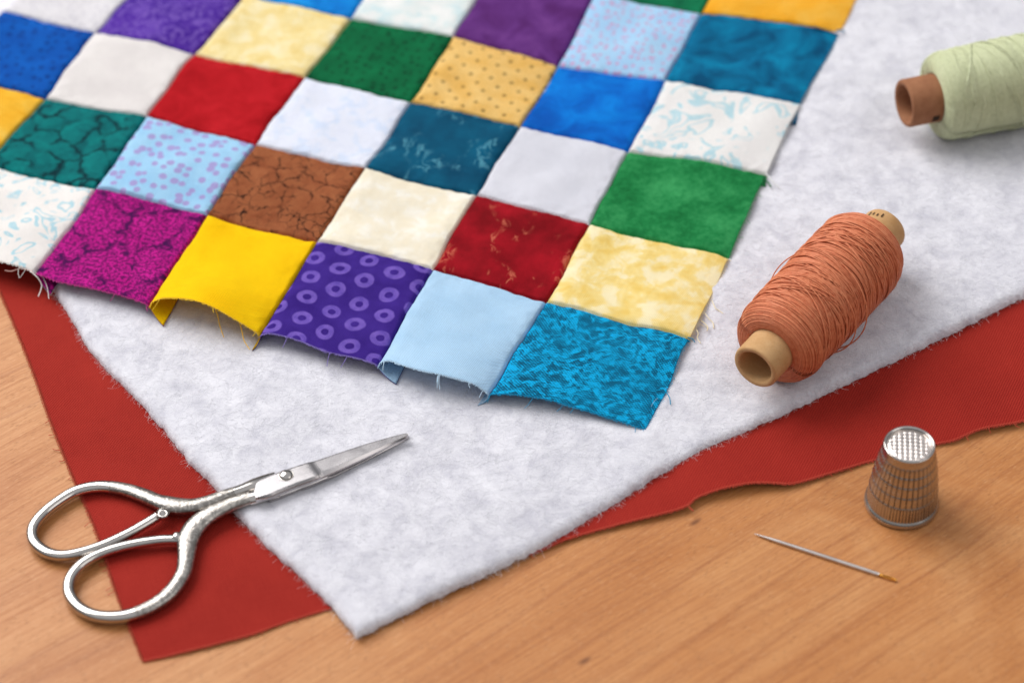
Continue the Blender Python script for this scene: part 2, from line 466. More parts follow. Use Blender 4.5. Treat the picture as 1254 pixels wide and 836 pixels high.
MAT_WOOD = wood_material()
MAT_RED = red_cloth_material()
MAT_RED_FRAY = simple_cloth('red_thread', '#c0503e')
MAT_BATT = batting_material()
def fibre_material():
    g = G('white_fibre', rough=0.7, spec=0.2)
    g.b.inputs['Base Color'].default_value = lin('#fafafd')
    tr = g.n('ShaderNodeBsdfTranslucent'); tr.inputs[0].default_value = lin('#fafafd')
    mx = g.n('ShaderNodeMixShader'); mx.inputs[0].default_value = 0.12
    g.put(mx.inputs[1], g.b.outputs[0]); g.put(mx.inputs[2], tr.outputs[0])
    g.put(g.t.nodes['Material Output'].inputs[0], mx.outputs[0])
    return g.m
MAT_FIBRE = fibre_material()
MAT_STEEL = metal('polished_steel', '#c4bfba', 0.13)
MAT_STEEL_BLADE = metal('brushed_blade_steel', '#b9b5b6', 0.24, brushed)
MAT_ORNATE = metal('engraved_steel', '#b8b3ad', 0.33, ornate_bump, engraved_dark)
MAT_THIMBLE = metal('nickel_silver', '#bab4ad', 0.26)
MAT_GROOVE_SHADE = metal('groove_shade_silver', '#6a5f57', 0.4)  # darker metal colour, paints the shade inside the thimble's rib grooves
MAT_NEEDLE = metal('needle_steel', '#e2d8d2', 0.32)
MAT_GOLD = metal('gold_plating', '#f2b458', 0.32)
MAT_KRAFT = kraft('kraft_card', '#b98d5c', '#caa273')
MAT_KRAFT_DARK = kraft('brown_card', '#8a5a3e', '#a06e4e')
MAT_CORAL = thread_material('coral_thread', '#c66c48', '#dc8c64')
MAT_GREEN = thread_material('pale_green_thread', '#c1c7a0', '#d4d9b4')
MAT_INK = simple_cloth('dark_print', '#3a2c24')

# ------------------------------------------------------------------ the table
def build_table():
    a = np.array([[-900, -200], [900, -200], [900, 1500], [-900, 1500]], float)
    v = [(x, y, 0) for x, y in a] + [(x, y, -28) for x, y in a]
    f = [(0, 1, 2, 3), (7, 6, 5, 4), (0, 4, 5, 1), (1, 5, 6, 2), (2, 6, 7, 3), (3, 7, 4, 0)]
    o = mesh_obj('table', v, f, MAT_WOOD, smooth=False)
    o['kind'] = 'structure'; o['label'] = 'smooth beech wood table with fine diagonal grain'
    return o
build_table()

# ------------------------------------------------------------------ sheet lying on the table: parallelogram with two traced edges
def sheet_grid(left, right, nl, nr, tl=None, tr=None):
    L = polyline(left, np.linspace(0, 1, nl) if tl is None else tl); R = polyline(right, np.linspace(0, 1, nr) if tr is None else tr)
    c = L[0]
    return (L[:, None, :] + R[None, :, :] - c)          # [il, ir, 3]

def ease(n, p=1.6):
    return np.linspace(0, 1, n) ** p

# red backing cloth
RED_L = [at(*p) for p in [(175, 809, .5), (142, 725, .5), (118, 652, .5), (87, 579, .5), (61, 514, .6), (43.5, 464, .7), (23, 411, .8), (0, 357, .8), (-40, 265, .6), (-95, 140, .5)]]
RED_R = [at(*p) for p in [(175, 809, .5), (203, 803, .6), (252, 791, .8), (309, 776, .7), (354, 760, .5), (407, 744, .5), (520, 713, .5), (600, 691, .6), (650, 678, .7), (700, 658, 1.0), (760, 641, 1.2),
                          (834, 622, 1.6), (854, 609, 1.9), (884, 598.5, 2.3), (921, 591.5, 2.4), (948, 591.5, 1.9), (966, 592.5, 1.3), (985, 589, .9), (1035, 574, .7), (1068, 564, .6), (1142, 545, .6), (1169, 539, .9),
                          (1202, 525, 1.6), (1254, 515, 1.4), (1330, 490, .8), (1480, 445, .6)]]
def build_red():
    nl, nr = 240, 640
    P = sheet_grid(RED_L, RED_R, nl, nr, ease(nl, 1.5))
    # edge waves die away inwards; sheet lies 0.5 mm up
    dl = np.linalg.norm(P[:, :1, :2] - P[:1, :1, :2], axis=2)       # mm from the right edge along the left one
    fade = np.exp(-(dl / 16.0) ** 2)
    zr = P[:1, :, 2] - 0.5
    P[:, :, 2] = 0.5 + zr * fade + (P[:, :1, 2] - 0.5) * 0.6
    flat = P.reshape(-1, 3)
    flat[:, 2] += 0.26 * nz_arr(flat, 0.05, 3.3) + 0.08 * nz_arr(flat, 0.22, 9.1)
    flat[:, 2] = np.maximum(flat[:, 2], 0.28)
    ax = (RED_R[-1] - RED_R[0]); ax /= np.linalg.norm(ax)
    rel = flat - flat[0]
    uv = np.stack([rel[:, 0] * ax[0] + rel[:, 1] * ax[1], -rel[:, 0] * ax[1] + rel[:, 1] * ax[0]], 1)
    base = P[0, 0].copy(); base[2] = 0
    t = empty('red_fabric', base, 'plain brick red cotton cloth lying on the wood under the white batting', 'fabric')
    o = mesh_obj('cloth', flat, grid_faces(nr, nl), MAT_RED, t, uv=uv)
    s = o.modifiers.new('thickness', 'SOLIDIFY'); s.thickness = 0.00025; s.offset = -1
    # cut edge: pinked, frayed thread ends
    paths = []
    for edge, inward in ((P[:, 0], P[:, 1]), (P[0], P[1])):
        d = np.concatenate([[0], np.cumsum(np.linalg.norm(np.diff(edge, axis=0), axis=1))])
        for q in np.arange(0.2, d[-1], 0.42):
            p = np.array([np.interp(q, d, edge[:, k]) for k in range(3)])
            pi = np.array([np.interp(q, d, inward[:, k]) for k in range(3)])
            out = (p - pi); out[2] = 0; out /= np.linalg.norm(out) + 1e-9
            side = np.array([-out[1], out[0], 0])
            ln = random.uniform(0.25, 0.6) if random.random() < 0.97 else random.uniform(1.0, 2.2)
            j = random.uniform(-.5, .5)
            paths.append([p - out * 0.45 + [0, 0, .06], p - out * 0.1 + [0, 0, .12], p + out * ln * 0.5 + side * j * .2 * ln + [0, 0, .05], p + out * ln + side * j * ln + [0, 0, -.1]])
    v, f = tubes(paths, 0.085, 5)
    fr = mesh_obj('frayed_edge', v, f, MAT_RED_FRAY, t); fr['label'] = 'lighter red frayed cut edge'; fr['kind'] = 'stuff'
    return t
RED = build_red()

# ------------------------------------------------------------------ batting
BAT_Z = 3.0
BL = [(437, 778), (407, 742), (374, 709), (337.5, 677), (309, 648), (264, 597), (228, 559), (194, 518), (161, 481), (134, 454), (110.5, 427.5), (83.7, 384), (63.6, 350), (20, 285), (-60, 170), (-190, -20), (-300, -190), (-420, -380), (-560, -620)]
BR = [(437, 778), (480, 757), (540, 727), (600, 700), (650, 675), (682, 658), (720, 634), (760, 611), (800, 585), (830, 568), (865, 549), (900, 532), (960, 505), (1050, 462), (1150, 414), (1254, 362), (1400, 290), (1560, 208)]
BAT_L = [at(*p, 1.6) for p in BL]; BAT_R = [at(*p, 1.6) for p in BR]
BAT_L.append(BAT_L[-1] + (BAT_L[-1] - BAT_L[-2]) * 1.2); BAT_R.append(BAT_R[-1] + (BAT_R[-1] - BAT_R[-2]) * 1.0)
def batting_bumps(P):
    return 0.8 * nz_arr(P, 0.035, 1.7) + 0.36 * nz_arr(P, 0.12, 4.2) + 0.14 * nz_arr(P, 0.4, 8.8)
def build_batting():
    tl = np.concatenate([[0, .0006, .0014, .0026, .0045, .007], np.linspace(0.010, 1, 640)])
    tr = np.concatenate([[0, .0005, .0012, .0022, .004, .006], np.linspace(0.009, 1, 520)])
    P = sheet_grid(BAT_L, BAT_R, 0, 0, tl, tr)
    L0 = np.linalg.norm(P[:, 0, :2] - P[0, 0, :2], axis=1); R0 = np.linalg.norm(P[0, :, :2] - P[0, 0, :2], axis=1)
    d = np.minimum(L0[:, None], R0[None, :])
    prof = np.sqrt(np.clip(1 - (1 - np.clip(d / 2.6, 0, 1)) ** 2, 0, 1))
    flat = P.reshape(-1, 3)
    b = batting_bumps(flat)
    for (px, py, r_, h_) in ((795, 549, 6.0, 0.9), (824, 545, 5.0, -0.8), (842, 520, 6.0, 0.6), (870, 505, 7.0, -0.5), (560, 560, 12, -0.5), (620, 610, 10, 0.6), (480, 650, 12, 0.5), (300, 540, 10, 0.5), (1010, 130, 14, 0.7), (1060, 200, 12, -0.6)):
        q = at(px, py, 3)
        b += h_ * np.exp(-((flat[:, 0] - q[0]) ** 2 + (flat[:, 1] - q[1]) ** 2) / r_ ** 2)
    flat[:, 2] = 0.75 + (BAT_Z - 0.75 + b) * (0.18 + 0.82 * prof.ravel())
    # slightly ragged edge
    w = np.exp(-d.ravel() / 2.0)
    flat[:, 0] += w * (0.35 * nz_arr(flat, 0.25, 21.) + 0.5 * nz_arr(flat, 0.8, 22.)); flat[:, 1] += w * (0.35 * nz_arr(flat, 0.25, 31.) + 0.5 * nz_arr(flat, 0.8, 32.))
    base = P[0, 0].copy(); base[2] = 0
    t = empty('quilt_batting', base, 'thick fluffy white batting sheet spread between the patchwork and the red cloth', 'batting')
    nl, nr = P.shape[:2]
    V = flat.tolist(); Fq = grid_faces(nr, nl)
    # skirt closing the sheet below
    idx = [i * nr for i in range(nl - 1, 0, -1)] + list(range(nr))
    n0 = len(V); V += [[flat[i, 0], flat[i, 1], 0.72] for i in idx]
    sk = np.array([[idx[k], n0 + k, n0 + k + 1, idx[k + 1]] for k in range(len(idx) - 1)])
    mesh_obj('pad', V, np.concatenate([Fq, sk]), MAT_BATT, t)
    return t, flat.reshape(nl, nr, 3)
BATTING, BATP = build_batting()

# quilt outline in pixels, to leave out fibres the patchwork hides
QUILT_PX = np.array([(-10, 318), (45, 325), (183, 362), (318, 395), (463, 435), (599, 472), (788, 512), (842, 412), (890, 312), (934, 214), (977, 124), (1026, 37), (1048, -20), (-10, -20)], float)
def inside(P, poly):
    x, y = P[:, 0], P[:, 1]; r = np.zeros(len(P), bool); j = len(poly) - 1
    for i in range(len(poly)):
        xi, yi = poly[i]; xj, yj = poly[j]
        c = ((yi > y) != (yj > y)) & (x < (xj - xi) * (y - yi) / (yj - yi + 1e-12) + xi)
        r ^= c; j = i
    return r

def edge_distance(P):
    """rough distance (mm) from the two cut edges"""
    out = np.full(len(P), 1e9)
    for E_ in (BATP[:, 0], BATP[0]):
        E2 = E_[::4]
        for q in range(0, len(P), 20000):
            d = np.sqrt(((P[q:q + 20000, None, :2] - E2[None, :, :2]) ** 2).sum(2)).min(1)
            out[q:q + 20000] = np.minimum(out[q:q + 20000], d)
    return out

def build_fuzz():
    nl, nr = BATP.shape[:2]
    L0 = BATP[:, 0]; R0 = BATP[0]
    def sample(n, edge):
        if edge == 0:
            a = rng.random(n); b = rng.random(n)
        elif edge == 1:
            a = rng.random(n); b = np.abs(rng.normal(0, 0.004, n))
        else:
            a = np.abs(rng.normal(0, 0.004, n)); b = rng.random(n)
        ia = a * (nl - 1.001); ib = b * (nr - 1.001)
        i0 = ia.astype(int); j0 = ib.astype(int)
        return BATP[i0, j0] + (ia - i0)[:, None] * (BATP[i0 + 1, j0] - BATP[i0, j0]) + (ib - j0)[:, None] * (BATP[i0, j0 + 1] - BATP[i0, j0])
    n0, n1 = 480000, 12000
    P = np.concatenate([sample(n0, 0), sample(n1, 1), sample(n1, 2)])
    edge = np.concatenate([np.zeros(n0, bool), np.ones(2 * n1, bool)])
    px = project(P)
    keep = (px[:, 0] > -25) & (px[:, 0] < 1290) & (px[:, 1] > -40) & (px[:, 1] < 850) & ~inside(px, QUILT_PX)
    P = P[keep]; edge = edge[keep]; n = len(P); K = 7
    print('fibres', n)
    th = rng.uniform(0, 2 * math.pi, n); curv = rng.normal(0, 0.12, n); ln = rng.gamma(2.5, 1.0, n) + 0.8
    dd_ = edge_distance(P); ln = np.minimum(ln, 0.9 + 0.55 * dd_)
    ln = np.where(edge, rng.gamma(2.0, 0.5, n) + 0.3, ln); curv = np.where(edge, rng.normal(0, .6, n), curv)
    lift = np.abs(rng.normal(0, 0.06, n)); lift[rng.random(n) < 0.012] += rng.uniform(.3, 1.0)
    path = np.zeros((n, K, 3)); q = P.copy(); q[:, 2] += 0.02
    for k in range(K):
        path[:, k] = q
        path[:, k, 2] += lift * math.sin(math.pi * k / (K - 1)) - 0.12 * (k in (0, K - 1))
        st = (ln / (K - 1))
        q = q + np.stack([np.cos(th), np.sin(th), np.zeros(n)], 1) * st[:, None]
        th = th + curv * st + rng.normal(0, 0.16, n)
    rad = rng.uniform(0.011, 0.021, n)
    v, f = tubes(path, rad, 3)
    o = mesh_obj('fuzz', v, f, MAT_FIBRE, BATTING); o['kind'] = 'stuff'; o['label'] = 'loose white fibres standing off the batting'
build_fuzz()

# ------------------------------------------------------------------ patchwork
QZ = 5.0
CORN = {(5, 1): (845, 413), (4, 1): (668, 368), (3, 1): (530, 328), (2, 1): (388, 295), (1, 1): (254, 262), (0, 1): (118, 232), (-1, 1): (-18, 200), (-2, 1): (-142, 172),
        (5, 2): (893, 313), (4, 2): (722, 275), (3, 2): (583, 238), (2, 2): (447, 207), (1, 2): (312, 176), (0, 2): (179, 142), (-1, 2): (54, 119), (-2, 2): (-67, 90),
        (5, 3): (938, 211), (4, 3): (769, 184), (3, 3): (637, 153), (2, 3): (503, 126), (1, 3): (373, 94), (0, 3): (238, 66), (-1, 3): (116, 38), (-2, 3): (3, 13),
        (5, 4): (980, 124), (4, 4): (814, 101), (3, 4): (683, 78), (2, 4): (555, 46), (1, 4): (430, 22), (0, 4): (301, -6), (-1, 4): (184, -33), (-2, 4): (69, -59),
        (5, 5): (1029, 36), (4, 5): (858, 16), (3, 5): (729, -8), (2, 5): (603, -32), (1, 5): (481, -57), (0, 5): (361, -81),
        (5, 6): (1062, -30), (4, 6): (898, -55), (3, 6): (773, -79), (2, 6): (650, -102)}
EDGE0 = {-2: [(-200, 272, 5), (-135, 283, 6.5), (-75, 303, 5.5)],
         -1: [(-75, 303, 5.5), (-15, 317, 7), (18, 325, 7), (43, 333, 6.0)],
         0: [(43, 333, 6.0), (67, 344, 6.3), (110.5, 353, 6.5), (151, 363, 6.2), (183, 374, 6.4)],
         1: [(183, 373, 6.4), (201, 366, 9.0), (234, 367.5, 11.2), (261, 376.5, 11.0), (288, 391.5, 9.2), (318, 409, 6.3)],
         2: [(318, 409, 6.3), (335, 409, 6.9), (368, 418, 7.0), (400, 431, 6.6), (433, 438, 6.2), (463, 447, 5.8)],
         3: [(463, 447, 5.8), (470, 443.2, 7.2), (480, 443.4, 8.2), (510, 452.5, 9.4), (550, 461.5, 9.0), (581, 471, 7.6), (599, 482, 5.8)],
         4: [(599, 482, 5.8), (612, 483, 6.4), (631, 483.5, 6.7), (668, 489, 6.2), (701, 498.5, 5.4), (740, 510, 4.6), (791, 524, 3.9)]}
PATCHES = {}   # (i, j) -> name, kind, colours, label
def P_(i, j, kind, cols, label): PATCHES[(i, j)] = (kind, cols, label)
P_(4, 0, 'lattice', ('#064a68', '#0580ac', '#0cb2ea'), 'turquoise patch with dark speckled lattice print')
P_(3, 0, 'plain', ('#a9cdea', '#b9daf4'), 'plain light blue patch with curled raw edge')
P_(2, 0, 'rings', ('#361c7c', '#42288c', '#7c60c0'), 'purple patch printed with lilac rings')
P_(1, 0, 'plain', ('#f7c300', '#fccf08'), 'plain bright yellow patch with curled raw edge')
P_(0, 0, 'crackle', ('#42084a', '#b4107e', '#cc1e92', 0.075, 1.1, 0.10, 0.3, 0.42), 'magenta patch with dark crackle print')
P_(-1, 0, 'scroll', ('#ebe6e2', '#f0ece8', '#9ccfde', 0.12, 3.2), 'white patch with pale blue scroll print')
P_(-2, 0, 'mottle', ('#1f6aa8', '#2b7cba', '#4a94cc'), None)
P_(4, 1, 'blots', ('#efca62', '#f6de94', '#fbf0cc'), 'light yellow patch with cream blots')
P_(3, 1, 'streaks', ('#7c0612', '#a81020', '#d8745a', 0.53, 0.9), 'red batik patch with orange streaks')
P_(2, 1, 'blots', ('#f0e4ca', '#f2e9d4', '#f8f4ea'), 'cream patch with faint white blots')
P_(1, 1, 'crackle', ('#24120e', '#8c4c2e', '#a4623e', 0.14, 0, 0.06, 0.85, 0.42), 'brown patch with black crackle lines')
P_(0, 1, 'dots', ('#98c8ea', '#a884c4', 0.27, 0.26, '#a8d4f0'), 'light blue patch with lilac dots')
P_(-1, 1, 'crackle', ('#022c34', '#035a5e', '#067e7c', 0.12, 0, 0.13, 0.0, 0.40), 'teal patch with dark crackle veins')
P_(-2, 1, 'mottle', ('#e8a824', '#f0b838', '#f4c654'), 'golden yellow patch at the left edge')
P_(4, 2, 'fine', ('#0c6430', '#1e8044', '#3c9c5c'), 'green patch with fine sponged texture')
P_(3, 2, 'herring', ('#e0e0e8', '#b4b6c2'), 'light grey patch with fine herringbone lines')
P_(2, 2, 'streaks', ('#034462', '#085c7c', '#5aa0b4', 0.50, 0.5), 'deep teal blue batik patch with pale streaks')
P_(1, 2, 'blots', ('#dfe3f2', '#e4e7f3', '#cfdcf2'), 'white patch with bluish tint')
P_(0, 2, 'mottle', ('#a80c16', '#b4121c', '#c01a24'), 'plain bright red patch')
P_(-1, 2, 'plain', ('#dcd6d4', '#e6e1de'), 'plain warm grey patch')
P_(-2, 2, 'dots', ('#054ca4', '#072f78', 0.30, 0.16, '#0a5cb8'), 'royal blue patch with dark spots')
P_(4, 3, 'scroll', ('#ebe8e6', '#efedea', '#a6d4e0', 0.11, 3.0), 'white patch with pale turquoise branch print')
P_(3, 3, 'mottle', ('#0456b4', '#046ccc', '#0880dc'), 'bright blue mottled patch')
P_(2, 3, 'dotgrid', ('#e2b25e', '#edc67c', '#5a3818', 0.22), 'tan patch with rows of small dark dots')
P_(1, 3, 'dots', ('#045c36', '#033c22', 0.34, 0.18, '#066c40'), 'dark green patch with darker spots')
P_(0, 3, 'blots', ('#e8cc80', '#efdca0', '#f4e8c4'), 'pale yellow marbled patch')
P_(-1, 3, 'swirl', ('#42208c', '#522c9c', '#8060bc'), 'purple patch with lilac swirls')
P_(-2, 3, 'dots', ('#d9d6da', '#b8b4c0', 0.40, 0.14, '#e0dde0'), 'pale grey patch with faint specks')
P_(4, 4, 'mottle', ('#024e76', '#046a94', '#0684ae'), 'dark turquoise mottled patch')
P_(3, 4, 'dots', ('#a2caec', '#d08cb8', 0.36, 0.20, '#aed4f0'), 'light blue patch with small pink dots')
P_(2, 4, 'mottle', ('#562468', '#62307a', '#703c86'), 'plum purple patch')
P_(1, 4, 'blots', ('#c4dfe4', '#e2e8e6', '#efeeec'), 'white patch with pale turquoise clouds')
P_(0, 4, 'mottle', ('#0870c4', '#0f84d8', '#1a92e2'), 'sky blue patch at the top edge')
P_(4, 5, 'mottle', ('#f0a624', '#f4b236', '#f6be4e'), 'orange yellow patch')
P_(3, 5, 'mottle', ('#0a5c3e', '#0e7048', '#148256'), 'dark green patch at the top edge')
P_(2, 5, 'mottle', ('#d8d2d0', '#e0dcda', '#e6e2e0'), None)

def corner_point(c):
    i, j = c
    px, py = CORN[c]
    z = QZ + 0.6 * nz(i * 3.1, j * 2.7, 5.5)
    if i == 5: z -= 0.5
    return at(px, py, z)

def edge_curve(i, u):
    """raw bottom edge of the patchwork in column i"""
    pts = [at(*p) for p in EDGE0[i]]
    return polyline(pts, u)

QBASE = at(791, 524, 3.9); QBASE[2] = BAT_Z
QUILT = empty('patchwork_quilt_top', QBASE, 'colourful patchwork of sewn cotton squares lying face up on the white batting', 'patchwork')
N = 84
def build_patch(i, j):
    kind, cols, label = PATCHES[(i, j)]
    u = np.linspace(0, 1, N + 1); u = 0.35 * u + 0.65 * (0.5 - 0.5 * np.cos(math.pi * u))
    if j == 0: B = edge_curve(i, u)
    else:
        a, b = corner_point((i, j)), corner_point((i + 1, j)); B = a + (b - a) * u[:, None]
    a, b = corner_point((i, j + 1)), corner_point((i + 1, j + 1)); T = a + (b - a) * u[:, None]
    v = u[:, None, None]
    P = B[None] * (1 - v) + T[None] * v
    if j == 0:                                   # the curl of the raw edge fades fast towards the seam
        lin_z = B[0, 2] + (B[-1, 2] - B[0, 2]) * u
        vv = v[..., 0]
        P[..., 2] = (lin_z[None] * (1 - vv) + T[None, :, 2] * vv) + (B[:, 2] - lin_z)[None] * (1 - vv) ** 1.5
    Wd = np.linalg.norm(T[-1] - T[0]); Hd = np.linalg.norm(T[0] - B[0])
    U, V_ = np.meshgrid(u, v.ravel())
    dl, dr, db, dt = U * Wd, (1 - U) * Wd, V_ * Hd, (1 - V_) * Hd
    big = np.full_like(U, 99.0)
    if j == 0: db = big
    if i == 4: dr = big
    d = np.minimum(np.minimum(dl, dr), np.minimum(db, dt))
    flat = P.reshape(-1, 3); df = d.ravel()
    # seams wander a little (the same for both neighbours)
    fr = 1.0 - (np.exp(-(V_ * Hd).ravel() / 6.0) if j == 0 else 0.0)
    flat[:, 0] += 0.55 * nz_arr(flat, 0.07, 41.) * fr; flat[:, 1] += 0.55 * nz_arr(flat, 0.07, 51.) * fr
    flat[:, 2] += 1.3 * nz_arr(flat, 0.035, 11.) * fr + 0.85 * nz_arr(flat, 0.085, 12.) * fr
    flat[:, 2] += 0.45 * (1 - np.exp(-(df / 1.3) ** 1.2)) - 0.8 * np.exp(-(df / 0.38) ** 2)
    flat[:, 2] += 0.42 * np.exp(-df / 3.0) * nz_arr(flat, 0.42, 15.)
    # seam allowance pressed to one side makes a soft ridge 6 mm from the seam
    side = 1 if (i + j) % 2 else -1
    rid = dl if side > 0 else dr
    flat[:, 2] += 0.12 / (1 + np.exp((rid.ravel() - 6.0) / 0.5)) * (1 - np.exp(-(df / 1.2)))
    if i == 4:                                   # free right edge settles on the batting
        flat[:, 2] -= 0.9 * np.exp(-((1 - U) * Wd).ravel() / 5.0)
    uv = np.stack([(U * Wd).ravel() + i * 61.3 + 200, (V_ * Hd).ravel() + j * 47.9 + 300], 1)
    m = fabric('cotton_print', kind, cols)
    o = mesh_obj('patch', flat, grid_faces(N + 1, N + 1), m, QUILT, uv=uv)
    if label: o['label'] = label
    s = o.modifiers.new('thickness', 'SOLIDIFY'); s.thickness = 0.00028; s.offset = -1
    return o, flat.reshape(N + 1, N + 1, 3)
PATCH = {}
for key in PATCHES: PATCH[key] = build_patch(*key)

def flap(i, tip, back, dirn, owner_top, owner_low):
    """seam allowance hanging under the vertical seam at column i: two layers pressed to one side"""
    o, g = PATCH[(i, 0)]
    seam = g[:, 0].copy(); seam[:, 2] -= 0.35
    n = 36; idx = np.linspace(0, N - 6, n).astype(int)
    seam = seam[idx]
    tipw = at(*tip, BAT_Z + 0.15)
    off = tipw - seam[0]
    for owner, dz in ((owner_top, 0.12), (owner_low, -0.22)):
        rows = []
        for k in range(n):
            t = k / (n - 1)
            low = seam[k] + off * (1 - 0.15 * t); low[2] = np.interp(t, [0, .3, 1], [tipw[2], tipw[2] + 0.1, seam[k][2] - 0.7])
            cols_ = []
            for w in np.linspace(0, 1, 9):
                p = seam[k] * (1 - w) + low * w
                p[2] += -0.9 * math.sin(math.pi * w) * (1 - 0.7 * t) * 0.6 + dz * min(1, w * 4)
                cols_.append(p)
            rows.append(cols_)
        V = np.array(rows).reshape(-1, 3)
        uv = np.stack([np.tile(np.linspace(0, 6, 9), n), np.repeat(np.linspace(0, 28, n), 9)], 1) + 77
        po = PATCH[owner][0]
        fl = mesh_obj('seam_allowance', V, grid_faces(9, n), po.data.materials[0], po, uv=uv)
        s = fl.modifiers.new('thickness', 'SOLIDIFY'); s.thickness = 0.0002; s.offset = 0
flap(0, (62, 361), 0, 1, (0, 0), (-1, 0))
flap(1, (200, 399), 0, 1, (1, 0), (0, 0))
flap(2, (309, 429), 0, -1, (1, 0), (2, 0))
flap(3, (485, 470), 0, 1, (3, 0), (2, 0))
flap(4, (585, 497), 0, -1, (3, 0), (4, 0))

def side_flap(j, tip, owner):
    """end of a cross seam's allowance showing at the right raw edge"""
    o, g = PATCH[(4, j)]
    seam = g[0, ::-1].copy(); seam[:, 2] -= 0.4
    n = 14; seam = seam[np.linspace(0, 20, n).astype(int)]
    tipw = at(*tip, BAT_Z + 0.2); off = tipw - seam[0]
    V = []
    for k in range(n):
        t = k / (n - 1)
        for w in np.linspace(0, 1, 6):
            p = seam[k] + off * w; p[2] += 0.6 * t * w
            V.append(p)
    po = PATCH[owner][0]
    fl = mesh_obj('seam_allowance', np.array(V), grid_faces(6, n), po.data.materials[0], po, uv=np.stack([np.tile(np.linspace(0, 6, 6), n), np.repeat(np.linspace(0, 10, n), 6)], 1) + 91)
    fl.modifiers.new('thickness', 'SOLIDIFY').thickness = 0.0003
side_flap(4, (974, 154), (4, 4))
side_flap(3, (937, 229), (4, 2))
side_flap(5, (1026, 44), (4, 4))

def shade(hexcol, k):
    v = [int(hexcol[i:i + 2], 16) for i in (1, 3, 5)]
    return '#%02x%02x%02x' % tuple(int(min(255, x + (255 - x) * k)) if k > 0 else int(x * (1 + k)) for x in v)
FRAY_COL = {0: '#c2408e', 1: '#f6cf3c', 2: '#8f7cc8', 3: '#c6e0f2', 4: '#1a90bc', -1: '#efece8', -2: '#3b7fb8'}
RIGHT_COL = {0: '#149ac6', 1: '#f3e2b0', 2: '#3e9a60', 3: '#ecebe8', 4: '#0e88ae', 5: '#f4bb48'}
FRAYM = {}
def fray_mat(c):
    if c not in FRAYM: FRAYM[c] = simple_cloth('frayed_thread', c, 0.7)
    return FRAYM[c]
def fray(owner, edge, inward, col, step=0.25, long_share=0.02, long_len=(1.5, 4.0)):
    d = np.concatenate([[0], np.cumsum(np.linalg.norm(np.diff(edge, axis=0), axis=1))])
    paths = []
    for q in np.arange(0.1, d[-1], step):
        p = np.array([np.interp(q, d, edge[:, k]) for k in range(3)]); pi = np.array([np.interp(q, d, inward[:, k]) for k in range(3)])
        out = p - pi; out /= np.linalg.norm(out) + 1e-9
        tang = np.cross(out, [0, 0, 1.0])
        ln = random.uniform(0.3, 0.8) if random.random() > long_share else random.uniform(*long_len)
        j = random.uniform(-.6, .6)
        a = p - out * 0.35; b = p + out * ln * .35; c = p + out * ln * .7 + tang * j * ln * .3; e = p + out * ln + tang * j * ln * .8
        c[2] -= 0.06 * ln * ln; e[2] -= 0.13 * ln * ln
        for s in (a, b, c, e): s[2] = max(s[2] - 0.08, BAT_Z - 1.5)
        paths.append([a, b, c, e])
    v, f = tubes(paths, 0.075, 4)
    o = mesh_obj('frayed_edge', v, f, fray_mat(col), PATCH[owner][0]); o['kind'] = 'stuff'
for i in range(-2, 5):
    g = PATCH[(i, 0)][1]; fray((i, 0), g[0], g[1], FRAY_COL[i], long_share=0.03)
for j in range(0, 6):
    g = PATCH[(4, j)][1]; fray((4, j), g[:, -1], g[:, -2], RIGHT_COL[j], step=0.6, long_share=0.05 if j in (1,) else 0.02, long_len=(2, 5) if j == 1 else (1, 2.5))

def loose_thread(owner, pts, col, r=0.11):
    P = smooth_path([at(*p) for p in pts], 24)
    v, f = tubes([P], r, 6)
    mesh_obj('loose_thread', v, f, fray_mat(col), PATCH[owner][0])
loose_thread((1, 0), [(264, 379, 9.2), (267, 388, 7.5), (269, 398, 5.5), (274, 413, 3.5)], '#f0bc10')
loose_thread((1, 0), [(293, 394, 8), (296, 404, 6.5), (299, 417, 5), (306, 428, 4.0)], '#f0bc10')
loose_thread((-1, 0), [(36, 331, 6.4), (46, 340, 5.5), (51, 350, 4), (47, 363, 3)], '#efeae6', 0.14)
loose_thread((-1, 0), [(40, 332, 6.4), (25, 329, 6.2), (14, 332, 5.5), (6, 331, 5)], '#f0c8c0', 0.12)
loose_thread((-1, 0), [(38, 332, 6.4), (50, 337, 5.0), (57, 349, 4), (60, 366, 3)], '#e6e2e2', 0.1)
loose_thread((4, 1), [(872, 368, 4.2), (876, 377, 3.9), (880, 380, 3.6), (886, 384, 3.4)], '#f2e4bc')
loose_thread((4, 1), [(863, 383, 4.2), (868, 390, 3.9), (873, 395, 3.6), (874, 402, 3.4)], '#f2e4bc')
loose_thread((4, 1), [(852, 402, 4.2), (855, 408, 3.9), (854, 414, 3.5), (858, 420, 3.4)], '#f2e4bc')
loose_thread((4, 1), [(858, 392, 4.2), (866, 399, 3.9), (866, 405, 3.6)], '#eeddb0')
loose_thread((4, 0), [(842, 413, 4.0), (848, 415, 3.8), (851, 419, 3.4)], '#148cb4', 0.13)
loose_thread((4, 0), [(816, 480, 4.0), (820, 487, 3.8), (821, 495, 3.4)], '#148cb4', 0.13)
loose_thread((4, 3), [(938, 212, 4.6), (944, 220, 4.4), (952, 228, 3.8), (955, 231, 3.4)], '#f2f0ee', 0.14)
loose_thread((4, 2), [(934, 218, 4.3), (941, 224, 4.0), (944, 229, 3.6)], '#2c6e46', 0.22)
loose_thread((4, 4), [(1024, 38, 4.6), (1031, 37, 4.2), (1034, 40, 3.6)], '#0a7a9e', 0.25)

